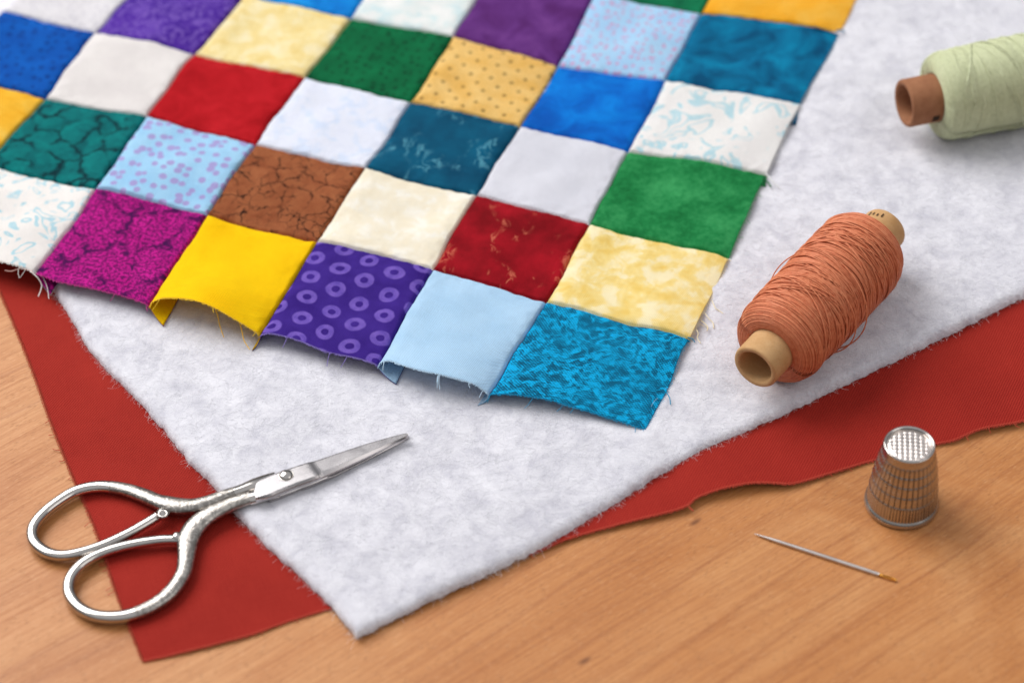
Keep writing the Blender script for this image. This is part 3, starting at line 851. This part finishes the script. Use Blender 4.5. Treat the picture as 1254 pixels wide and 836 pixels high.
# ------------------------------------------------------------------ scissors
def ztilt(p):
    """height of the lower blade's underside: handles low on the table, blades on the batting"""
    return None
def sweep(path, wid, hei, n=14, closed=False, sq=2.3):
    """tube along path (k, 3) with section width wid (horizontal) and height hei, per point arrays"""
    P = np.asarray(path, float); k = len(P)
    T = np.roll(P, -1, 0) - np.roll(P, 1, 0) if closed else np.gradient(P, axis=0)
    T /= np.linalg.norm(T, axis=1, keepdims=True)
    S = np.cross(T, [0, 0, 1.0]); S /= np.linalg.norm(S, axis=1, keepdims=True); Up = np.cross(S, T)
    th = np.arange(n) * 2 * math.pi / n
    cx = np.sign(np.cos(th)) * np.abs(np.cos(th)) ** (2 / sq); cy = np.sign(np.sin(th)) * np.abs(np.sin(th)) ** (2 / sq)
    V = P[:, None] + S[:, None] * (cx[None, :, None] * np.asarray(wid)[:, None, None] / 2) + Up[:, None] * (cy[None, :, None] * np.asarray(hei)[:, None, None] / 2)
    F_ = grid_faces(n, k, True)
    V = V.reshape(-1, 3)
    if closed:
        last = np.array([[(k - 1) * n + q, (k - 1) * n + (q + 1) % n, (q + 1) % n, q] for q in range(n)])
        return V, np.concatenate([F_, last]).tolist()
    F_ = F_.tolist()
    return V, F_ + [list(range(n))[::1], [(k - 1) * n + q for q in range(n)][::-1]]

SCB = at(350.5, 581.6, 4.5); SCB[2] = 0
SCIS = empty('embroidery_scissors', SCB, 'small silver embroidery scissors with engraved handles lying across red cloth and batting', 'scissors')

def handle(path, name, par):
    """path rows: px, py, z, width mm, height mm, ornate 0/1"""
    A = np.array([list(at(p[0], p[1], p[2])) + list(p[3:6]) for p in path])
    S = smooth_path(A, 26 * len(path))
    wid = np.maximum(S[:, 3], 0.5) * 1.27; hei = np.maximum(S[:, 4], 0.5) * 1.06
    n = 16
    V, F_ = sweep(S[:, :3], wid, hei, n)
    mi = []
    for q in range(len(S) - 1): mi += [1 if S[q, 5] > 0.5 else 0] * n
    mi += [0, 0]
    return mesh_obj(name, V, F_, [MAT_STEEL, MAT_ORNATE], par, midx=mi)
def ball(name, c, r, mat, par, squash=1.0, dome=False):
    nu, nv = 28, 14
    V = []
    for a in range(nv + 1):
        ph = math.pi * a / nv if not dome else math.pi / 2 * a / nv
        for b in range(nu):
            t = 2 * math.pi * b / nu
            V.append((c[0] + r * math.sin(ph) * math.cos(t), c[1] + r * math.sin(ph) * math.sin(t), c[2] + r * squash * math.cos(ph)))
    return mesh_obj(name, V, grid_faces(nu, nv + 1, True), mat, par)

HA = [(336, 598, 4.5, 5.0, 1.8, 0), (322, 604, 4.4, 4.0, 2.2, 0), (312, 608.5, 4.3, 3.3, 2.5, 0), (299, 612, 4.1, 3.1, 2.6, 1), (277, 620, 3.7, 3.3, 2.7, 1), (254, 632, 3.3, 3.8, 2.8, 1), (238, 646, 3.0, 4.2, 2.8, 1),
      (231, 660, 2.8, 4.2, 2.8, 1), (229, 673, 2.7, 3.6, 2.7, 1), (227.5, 688, 2.6, 3.2, 2.6, 1), (223, 705, 2.5, 3.0, 2.6, 1), (207, 727, 2.3, 3.0, 2.5, 1), (182, 744, 2.1, 2.8, 2.4, 1), (152, 754, 2.0, 2.6, 2.4, 0), (121, 754, 2.0, 2.4, 2.4, 0),
      (99, 745, 2.0, 2.3, 2.4, 0), (87, 731, 2.0, 2.3, 2.4, 0), (84, 717, 2.0, 2.3, 2.3, 0), (89, 703, 2.1, 2.2, 2.3, 0), (104, 688, 2.2, 2.1, 2.3, 0), (129, 675.5, 2.3, 2.0, 2.2, 0), (161, 666.5, 2.5, 2.0, 2.1, 0), (196, 661, 2.7, 2.0, 2.1, 0), (219, 660.5, 2.8, 1.9, 2.0, 0), (229, 661, 2.8, 1.6, 1.8, 0)]
HB = [(338, 588, 3.6, 4.5, 1.5, 0), (326, 590, 3.6, 3.8, 1.7, 0), (312, 593.5, 3.7, 3.0, 2.2, 0), (296, 600, 3.6, 2.5, 2.4, 0), (277, 606.5, 3.5, 2.6, 2.5, 1), (254, 615, 3.3, 2.9, 2.6, 1), (235, 619.5, 3.1, 3.3, 2.7, 1), (217, 619.5, 3.0, 3.8, 2.8, 1), (202, 616.5, 2.9, 3.6, 2.8, 1),
      (191, 613, 2.8, 3.1, 2.7, 1), (176, 606.5, 2.7, 3.0, 2.6, 1), (151, 598.5, 2.5, 2.7, 2.5, 1), (121, 595.5, 2.3, 2.5, 2.4, 0), (93, 601.5, 2.1, 2.4, 2.4, 0), (68, 616.5, 2.0, 2.3, 2.4, 0), (49, 633, 2.0, 2.3, 2.4, 0),
      (40, 648, 2.0, 2.3, 2.4, 0), (42, 663, 2.0, 2.3, 2.4, 0), (55.5, 675, 2.0, 2.3, 2.3, 0), (75.5, 680, 2.0, 2.2, 2.3, 0), (100.5, 676, 2.1, 2.1, 2.3, 0), (131, 665.5, 2.3, 2.0, 2.2, 0), (161, 651, 2.5, 2.0, 2.1, 0), (186, 636.5, 2.7, 2.0, 2.0, 0), (199, 628, 2.8, 1.9, 2.0, 0), (206, 621, 2.9, 1.6, 1.8, 0)]
ha = handle(HA, 'handle', SCIS); ha['label'] = 'lower finger loop with engraved shank'
hb = handle(HB, 'handle', SCIS); hb['label'] = 'upper finger loop with engraved shank'
ball('knob', at(199.5, 629, 3.4), 1.75, MAT_STEEL, hb, 0.75)
ball('knob', at(217, 657, 3.3), 1.35, MAT_STEEL, ha, 0.75)
def ring(c, R, r, mat, name, par):
    nu, nv = 36, 10; V = []
    for a in range(nu):
        t = 2 * math.pi * a / nu
        for b in range(nv):
            q = 2 * math.pi * b / nv
            V.append((c[0] + (R + r * math.cos(q)) * math.cos(t), c[1] + (R + r * math.cos(q)) * math.sin(t), c[2] + r * math.sin(q)))
    f = grid_faces(nv, nu, True).tolist() + [[(nu - 1) * nv + q, (nu - 1) * nv + (q + 1) % nv, (q + 1) % nv, q] for q in range(nv)]
    return mesh_obj(name, V, f, mat, par)
ring(at(199.5, 629, 4.55), 1.0, 0.3, MAT_STEEL, 'scroll', hb)

def blade(upper, lower, zb, th, step, name, flip=False):
    """upper / lower pixel outlines from root to tip; ground flat blade with a bevelled cutting edge"""
    k = 90; t = np.linspace(0, 1, k)
    U_ = polyline([at(*p, zb + th) for p in upper], t); L_ = polyline([at(*p, zb + th) for p in lower], t)
    V = []
    for q in range(k):
        s = t[q]
        sm = 1 / (1 + math.exp(-(s - step) * 160))
        T_ = th - 0.32 * sm - 0.45 * max(0, s - step)                 # thinner past the shoulder
        z0 = zb
        bev = 0.10 + 0.10 * sm
        def pt(w, z): 
            p = U_[q] * (1 - w) + L_[q] * w; return (p[0], p[1], z)
        V += [pt(0.0, z0), pt(0.0, z0 + T_ * 0.72), pt(0.045, z0 + T_ * 0.95), pt(0.12, z0 + T_), pt(0.35, z0 + T_ * 1.0), pt(0.62, z0 + T_ * 0.995), pt(1 - bev, z0 + T_ * 0.97), pt(0.975, z0 + T_ * (0.62 - 0.2 * sm)), pt(1.0, z0 + T_ * 0.4 * (1 - sm * 0.6)), pt(1.0, z0)]
    n = 10
    F_ = grid_faces(n, k, True).tolist() + [list(range(n)), [(k - 1) * n + q for q in range(n)][::-1]]
    o = mesh_obj(name, V, F_, MAT_STEEL_BLADE, SCIS)
    o.data.polygons.foreach_set('use_smooth', np.zeros(len(o.data.polygons), bool))
    b = o.modifiers.new('soft_edge', 'BEVEL'); b.width = 0.00012; b.segments = 2; b.limit_method = 'ANGLE'; b.angle_limit = math.radians(25)
    return o
UP = [(311, 600), (314, 590.5), (322.8, 583.5), (342, 576.3), (360, 570), (387.7, 561), (440, 543.5), (475.4, 533), (493, 528.3), (499, 527.9)]
LO = [(313, 610), (329, 606.5), (340, 602), (352, 597), (363, 592.8), (384, 585.2), (412, 573), (440.4, 560), (475.4, 543), (494, 534.2), (500, 530.6)]
bl = blade(UP, LO, 4.75, 1.5, 0.40, 'blade'); bl['label'] = 'upper polished blade'
UP2 = [(x + .5, y + 1.5) for x, y in UP[2:]]
LO2 = [(330, 611), (352, 603), (366, 597.5), (386, 590), (414, 577.5), (442, 563.8), (477, 545.5), (495, 536.3), (500.5, 532.6)]
bl2 = blade(UP2, LO2, 3.25, 1.35, 0.40, 'blade'); bl2['label'] = 'lower blade mostly hidden under the upper one'
scr = ball('screw', at(350.5, 581.8, 6.15), 1.75, MAT_STEEL, SCIS, 0.55, dome=True)
ring(at(350.5, 581.8, 6.2), 1.78, 0.16, MAT_STEEL, 'rim', scr)

# ------------------------------------------------------------------ thread spools
class Spool:
    def __init__(s, near, far):
        s.o = np.array(near, float); a = np.array(far, float) - s.o; s.L = np.linalg.norm(a); s.a = a / s.L
        s.x = np.cross(s.a, [0, 0, 1.0]); s.x /= np.linalg.norm(s.x); s.u = np.cross(s.x, s.a)   # x: right side seen along the axis, u: up
    def p(s, d, r, phi):
        """phi from straight up towards the right side"""
        d, r, phi = np.broadcast_arrays(np.asarray(d, float), r, phi)
        return s.o + d[..., None] * s.a + (r * np.cos(phi))[..., None] * s.u + (r * np.sin(phi))[..., None] * s.x

def lathe(sp, prof, n=96, closed=True, wob=0.0):
    """prof: (distance along the axis, radius) polyline"""
    th = np.linspace(0, 2 * math.pi, n, endpoint=False)
    V = []
    for d, r in prof:
        rr = r + wob * np.array([nz(math.cos(t) * 1.3, math.sin(t) * 1.3, d * 0.7) for t in th])
        V.append(sp.p(np.full(n, d), rr, th))
    k = len(prof)
    F_ = grid_faces(n, k, True)
    if closed:
        F_ = np.concatenate([F_, np.array([[(k - 1) * n + q, (k - 1) * n + (q + 1) % n, (q + 1) % n, q] for q in range(n)])])
    return np.concatenate(V), F_

def profile_fn(prof):
    P = np.asarray(prof, float); d = np.concatenate([[0], np.cumsum(np.linalg.norm(np.diff(P, axis=0), axis=1))])
    return d[-1], lambda q: (np.interp(q, d, P[:, 0]), np.interp(q, d, P[:, 1]))

def winding(sp, prof, pitch, rad, crosses, sides=5, jit=0.3, seed=3, cross_d=(6, 40), max_ds=16):
    rs = np.random.default_rng(seed)
    total, fn = profile_fn(prof)
    turns = int(total / pitch); per = 40
    q = np.linspace(0, total, turns * per)
    # uneven lay of the base layer
    q = q + jit * pitch * np.sin(q * 3.1 + 2 * np.sin(q * .9)) * np.sin(np.linspace(0, turns * 2 * math.pi, len(q)) + 1.0)
    d, r = fn(np.clip(q, 0, total))
    phi = np.linspace(0, turns * 2 * math.pi, len(q))
    rj = 0.5 * rad * np.sin(np.floor(phi / 2 / math.pi) * 2.399)
    path = sp.p(d, r + rad * 0.3 + rj, phi)
    out = [tubes([path], rad, sides)]
    dmin, dmax = cross_d
    dl = np.array([p[0] for p in prof]); rl = np.array([p[1] for p in prof])
    rf = lambda x: np.interp(x, dl, rl)
    for c in range(crosses):
        n = 60
        span = rs.uniform(0.4, 0.95) * 2 * math.pi; p0 = rs.uniform(0, 2 * math.pi)
        ds = rs.normal(0, 1) * max_ds * 0.55
        d0 = rs.uniform(dmin, dmax); d1 = np.clip(d0 + ds, dmin, dmax)
        m = rs.integers(1, 5)
        lift = rad * (0.7 + 2.6 * c / crosses)
        bow = rs.normal(0, 0.8)
        for q_ in range(m):
            t = np.linspace(0, 1, n)
            dd = d0 + (d1 - d0) * t + bow * np.sin(math.pi * t) + q_ * rad * 1.9 + 0.25 * np.sin(t * 9 + q_ + c)
            rr = rf(dd) - rad * 1.0 + (lift + 1.6 * rad) * np.sin(math.pi * t) ** 0.3
            out.append(tubes([sp.p(dd, rr, p0 + span * t)], rad, sides))
    for c in range(crosses // 6):                    # single strands laid steeply over the rest
        t = np.linspace(0, 1, 70)
        p0 = rs.uniform(-2.0, 0.2); span = rs.uniform(2.2, 3.4); d0 = rs.uniform(dmin + 3, dmax - 3)
        ds = rs.choice([-1, 1]) * rs.uniform(5, 13); d1 = np.clip(d0 + ds, dmin, dmax)
        dd = d0 + (d1 - d0) * t + rs.normal(0, 1.0) * np.sin(math.pi * t)
        rr = rf(dd) - rad * 1.0 + rad * rs.uniform(4.6, 5.6) * np.sin(math.pi * t) ** 0.3
        out.append(tubes([sp.p(dd, rr, p0 + span * t)], rad, sides))
    return out, rf

def join(parts):
    V = []; F_ = []; o = 0
    for v, f in parts: V.append(v); F_.append(f + o); o += len(v)
    return np.concatenate(V), np.concatenate(F_)

def make_spool(name, label, near, far, tube_r, tube_in, body, pitch, rad, crosses, m_thread, m_card, seed, loops=()):
    sp = Spool(near, far)
    base = sp.p(sp.L / 2, 0, 0); base[2] = BAT_Z
    t = empty(name, base, label, 'thread spool', 'thread spools on the batting')
    L = sp.L
    prof = [(0.25, tube_r - 0.15), (0.6, tube_r), (L - 0.6, tube_r), (L - 0.25, tube_r - 0.15), (L, tube_r - 0.4), (L, tube_in + 0.3), (L - 0.3, tube_in), (0.3, tube_in), (0.0, tube_in + 0.3), (0.0, tube_r - 0.4)]
    V, F_ = lathe(sp, prof, 96, True, 0.10)
    tube = mesh_obj('card_tube', V, F_, m_card, t)
    core = [(d, r - rad * 0.15) for d, r in body]
    V, F_ = lathe(sp, core, 96, False)
    parts, rf = winding(sp, body, pitch, rad, crosses, seed=seed, cross_d=(body[0][0] + 3.5, body[-1][0] - 3.5))
    w = mesh_obj('thread_winding', V, F_, m_thread, t)
    V, F_ = join(parts)
    mesh_obj('wound_strand', V, F_, m_thread, w)
    for (d0, d1, p0, p1, lift) in loops:
        tt = np.linspace(0, 1, 70)
        dd = d0 + (d1 - d0) * tt
        rr = rf(dd) + rad + lift * np.sin(math.pi * tt) ** 1.5
        Vv, Ff = tubes([sp.p(dd, rr, p0 + (p1 - p0) * tt)], rad, 6)
        mesh_obj('loose_strand', Vv, Ff, m_thread, t)
    return sp, t, tube

R_C = 11.9
c_near, c_far = at(924, 450, BAT_Z + R_C - 0.4), at(1084, 279, BAT_Z + R_C - 0.4)
Lc = np.linalg.norm(c_far - c_near)
print('coral length', Lc)
b0, b1 = 7.6, Lc - 8.5
body_c = [(b0 + 0.2, 6.2), (b0 + 0.0, 7.2), (b0 + 0.1, 8.6), (b0 + 0.7, 9.9), (b0 + 2.0, 10.9), (b0 + 5, 11.3), (b0 + 12, 11.5), ((b0 + b1) / 2, 11.65), (b1 - 10, 11.8), (b1 - 4, 11.65), (b1 - 1.5, 10.8), (b1 - 0.3, 9.4), (b1, 7.8), (b1 - 0.2, 6.2)]
SPC, TC, tubeC = make_spool('thread_spool', 'spool of coral orange thread with loose strands in front of the pale green spool', c_near, c_far, 6.1, 4.6, body_c, 0.335, 0.172, 105, MAT_CORAL, MAT_KRAFT, 11,
    loops=[(b0 + 20, b0 + 15, 0.5, 2.6, 2.2), (b0 + 27, b0 + 17, 0.2, 2.9, 2.6), (b0 + 15, b0 + 29, -2.2, -0.5, 1.3), (b0 + 14, b0 + 22, -1.2, 1.6, 0.3), (b0 + 24, b0 + 11, -0.9, 1.9, 0.3)])

R_G = 12.8
g_near, g_far = at(1107, 127, BAT_Z + R_G - 0.3), at(1107 + 152, 127 - 30, BAT_Z + R_G - 0.3)
ax = (g_far - g_near) / np.linalg.norm(g_far - g_near); g_far = g_near + ax * 62
g0, g1 = 9.0, 57.0
body_g = [(g0 + 0.2, 7.0), (g0, 8.5), (g0 + 0.2, 10.0), (g0 + 0.9, 11.4), (g0 + 2.6, 12.2), (g0 + 8, 12.4), (33, 12.7), (g1 - 8, 12.5), (g1 - 3, 12.2), (g1 - 1, 11.2), (g1, 9), (g1 - 0.2, 7.0)]
SPG, TG, tubeG = make_spool('thread_spool', 'spool of pale green thread on a brown card tube at the right', g_near, g_far, 6.8, 5.2, body_g, 0.27, 0.14, 22, MAT_GREEN, MAT_KRAFT_DARK, 23)

def print_mark(sp, par, r, d0, d1, p0, p1, name='printed_mark'):
    """small patch of dark print that follows the tube"""
    n = 10
    dd, pp = np.meshgrid(np.linspace(d0, d1, n), np.linspace(p0, p1, n))
    V = sp.p(dd.ravel(), np.full(n * n, r), pp.ravel())
    return mesh_obj(name, V, grid_faces(n, n), MAT_INK, par)
print_mark(SPG, tubeG, 6.95, 6.0, 8.0, 1.7, 2.05)
for k in range(4):
    print_mark(SPC, tubeC, 6.25, Lc - 3.6 + 0.2 * (k % 2), Lc - 2.0 - 0.3 * (k % 3), -0.62 + 0.20 * k, -0.56 + 0.20 * k)

# ------------------------------------------------------------------ thimble
TB = at(1103.5, 616, 0.0)
THIM = empty('thimble', TB, 'ribbed silver metal thimble standing upright on the wood', 'thimble')
def build_thimble():
    H, r0, r1 = 20.6, 8.75, 5.95
    nu, nv = 720, 170
    th = np.linspace(0, 2 * math.pi, nu, endpoint=False)
    V = []
    groove = []
    zs = np.linspace(2.0, H - 1.0, nv)
    bands = [2.0, 6.4, 9.6, 12.6, 15.4, 18.0, H - 1.0]
    for z in zs:
        t = (z - 2.0) / (H - 3.0)
        r = (r0 - 0.35) + (r1 - (r0 - 0.35)) * t ** 1.08 + 0.35 * math.sin(math.pi * t)
        b = sum(z >= x for x in bands[1:-1])
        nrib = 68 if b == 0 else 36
        w = np.abs(np.cos(th * nrib / 2 + (b % 2) * 0.0))                     # ribs with sharp grooves
        gd = 0.30 if b == 0 else 0.42
        rr = r - gd * (1 - np.clip(w / (0.5 if b == 0 else 0.38), 0, 1) ** 0.8)
        # small steps between the rows
        e = min(abs(z - x) for x in bands[1:-1])
        rr = rr + (0.15 * np.exp(-(e / 0.2) ** 2)) * np.clip((w - 0.2) / 0.4, 0, 1) - 0.05 * np.exp(-((e - 0.45) / 0.2) ** 2)
        if z > 18.0: rr = r + 0 * th - 0.06
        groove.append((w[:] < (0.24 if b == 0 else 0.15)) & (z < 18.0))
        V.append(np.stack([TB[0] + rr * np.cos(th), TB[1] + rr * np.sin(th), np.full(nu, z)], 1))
    mesh_obj('body', np.concatenate(V), grid_faces(nu, nv, True), [MAT_THIMBLE, MAT_GROOVE_SHADE], THIM, midx=np.array(groove)[:-1].ravel().astype(int))
    def rev(prof, name, n=128, mat=MAT_THIMBLE):
        t = np.linspace(0, 2 * math.pi, n, endpoint=False)
        Vv = np.concatenate([np.stack([TB[0] + r * np.cos(t), TB[1] + r * np.sin(t), np.full(n, z)], 1) for r, z in prof])
        return mesh_obj(name, Vv, grid_faces(n, len(prof), True), mat, THIM)
    rev([(8.0, 2.4), (8.0, 0.0), (8.5, 0.0), (8.8, 0.25), (8.95, 0.7), (8.9, 1.3), (8.6, 1.75), (8.3, 2.0), (8.2, 2.2)], 'rolled_rim')
    rev([(5.9, H - 1.2), (6.05, H - 0.9), (6.1, H - 0.45), (5.98, H - 0.1), (5.75, H), (5.5, H - 0.08), (5.3, H - 0.35), (5.15, H - 0.8)], 'top_rim', mat=MAT_STEEL)
    # knurled top: grid of small raised pips in a shallow recess
    n = 150
    x = np.linspace(-5.25, 5.25, n); X, Y = np.meshgrid(x, x)
    R = np.hypot(X, Y)
    ca, sa = math.cos(0.12), math.sin(0.12)
    xr, yr = X * ca - Y * sa, X * sa + Y * ca
    pip = (np.abs(np.sin(xr * math.pi / 1.25)) * np.abs(np.sin(yr * math.pi / 1.25))) ** 0.35
    Z = H - 0.8 + 0.26 * pip * np.clip((5.0 - R) / 0.5, 0, 1) + 0.25 * (1 - (R / 5.2) ** 2)
    V = np.stack([TB[0] + X.ravel(), TB[1] + Y.ravel(), Z.ravel()], 1)
    F_ = grid_faces(n, n); ok = (R.ravel() < 5.25); F_ = F_[ok[F_].all(1)]
    mesh_obj('knurled_top', V, F_, MAT_NEEDLE, THIM)
build_thimble()

# ------------------------------------------------------------------ needle
NA, NB = at(923, 653, 0.42), at(1098, 710, 0.5)
NEED = empty('sewing_needle', (NA[0], NA[1], 0), 'steel sewing needle with a gold eye lying on the bare wood', 'needle')
def build_needle():
    d = NB - NA; L = np.linalg.norm(d); a = d / L; s = np.cross(a, [0, 0, 1.0]); s /= np.linalg.norm(s)
    t = np.array([0, .01, .03, .07, .12, .2, .35, .5, .65, .8, .875, .88]); r = np.array([.02, .09, .17, .28,   .42, .48, .52, .54, .54, .53, .52, .52])
    P = np.array([NA + a * L * q for q in t]); P[:, 2] = np.maximum(0.45, 0.0)
    V, F_ = sweep(P, r * 2, r * 2, 16, sq=2.0)
    mesh_obj('shaft', V, F_, MAT_NEEDLE, NEED)
    # flattened eye: two cheeks round a slot, closed at both ends
    c = NA + a * L * 0.88; c[2] = 0.45
    e = L * 0.12
    loop = []
    for k in range(48):
        q = 2 * math.pi * k / 48
        loop.append(c + a * (e * 0.52 + e * 0.42 * math.cos(q)) + s * (0.30 * math.sin(q)) + np.array([0, 0, 0]))
    V, F_ = sweep(loop, np.full(48, .34), np.full(48, .55), 10, closed=True, sq=2.0)
    V2, F2 = sweep([c - a * 0.02, c + a * e * .08, c + a * e * .16], [.84, .86, .7], [.84, .7, .56], 14, sq=2.0)
    V3, F3 = sweep([c + a * e * .88, c + a * e * .95, c + a * e * 1.0], [.7, .66, .3], [.56, .5, .3], 14, sq=2.0)
    o1, o2 = len(V), len(V) + len(V2)
    mesh_obj('eye', np.concatenate([V, V2, V3]), F_ + [[i + o1 for i in f] for f in F2] + [[i + o2 for i in f] for f in F3], MAT_GOLD, NEED)
build_needle()
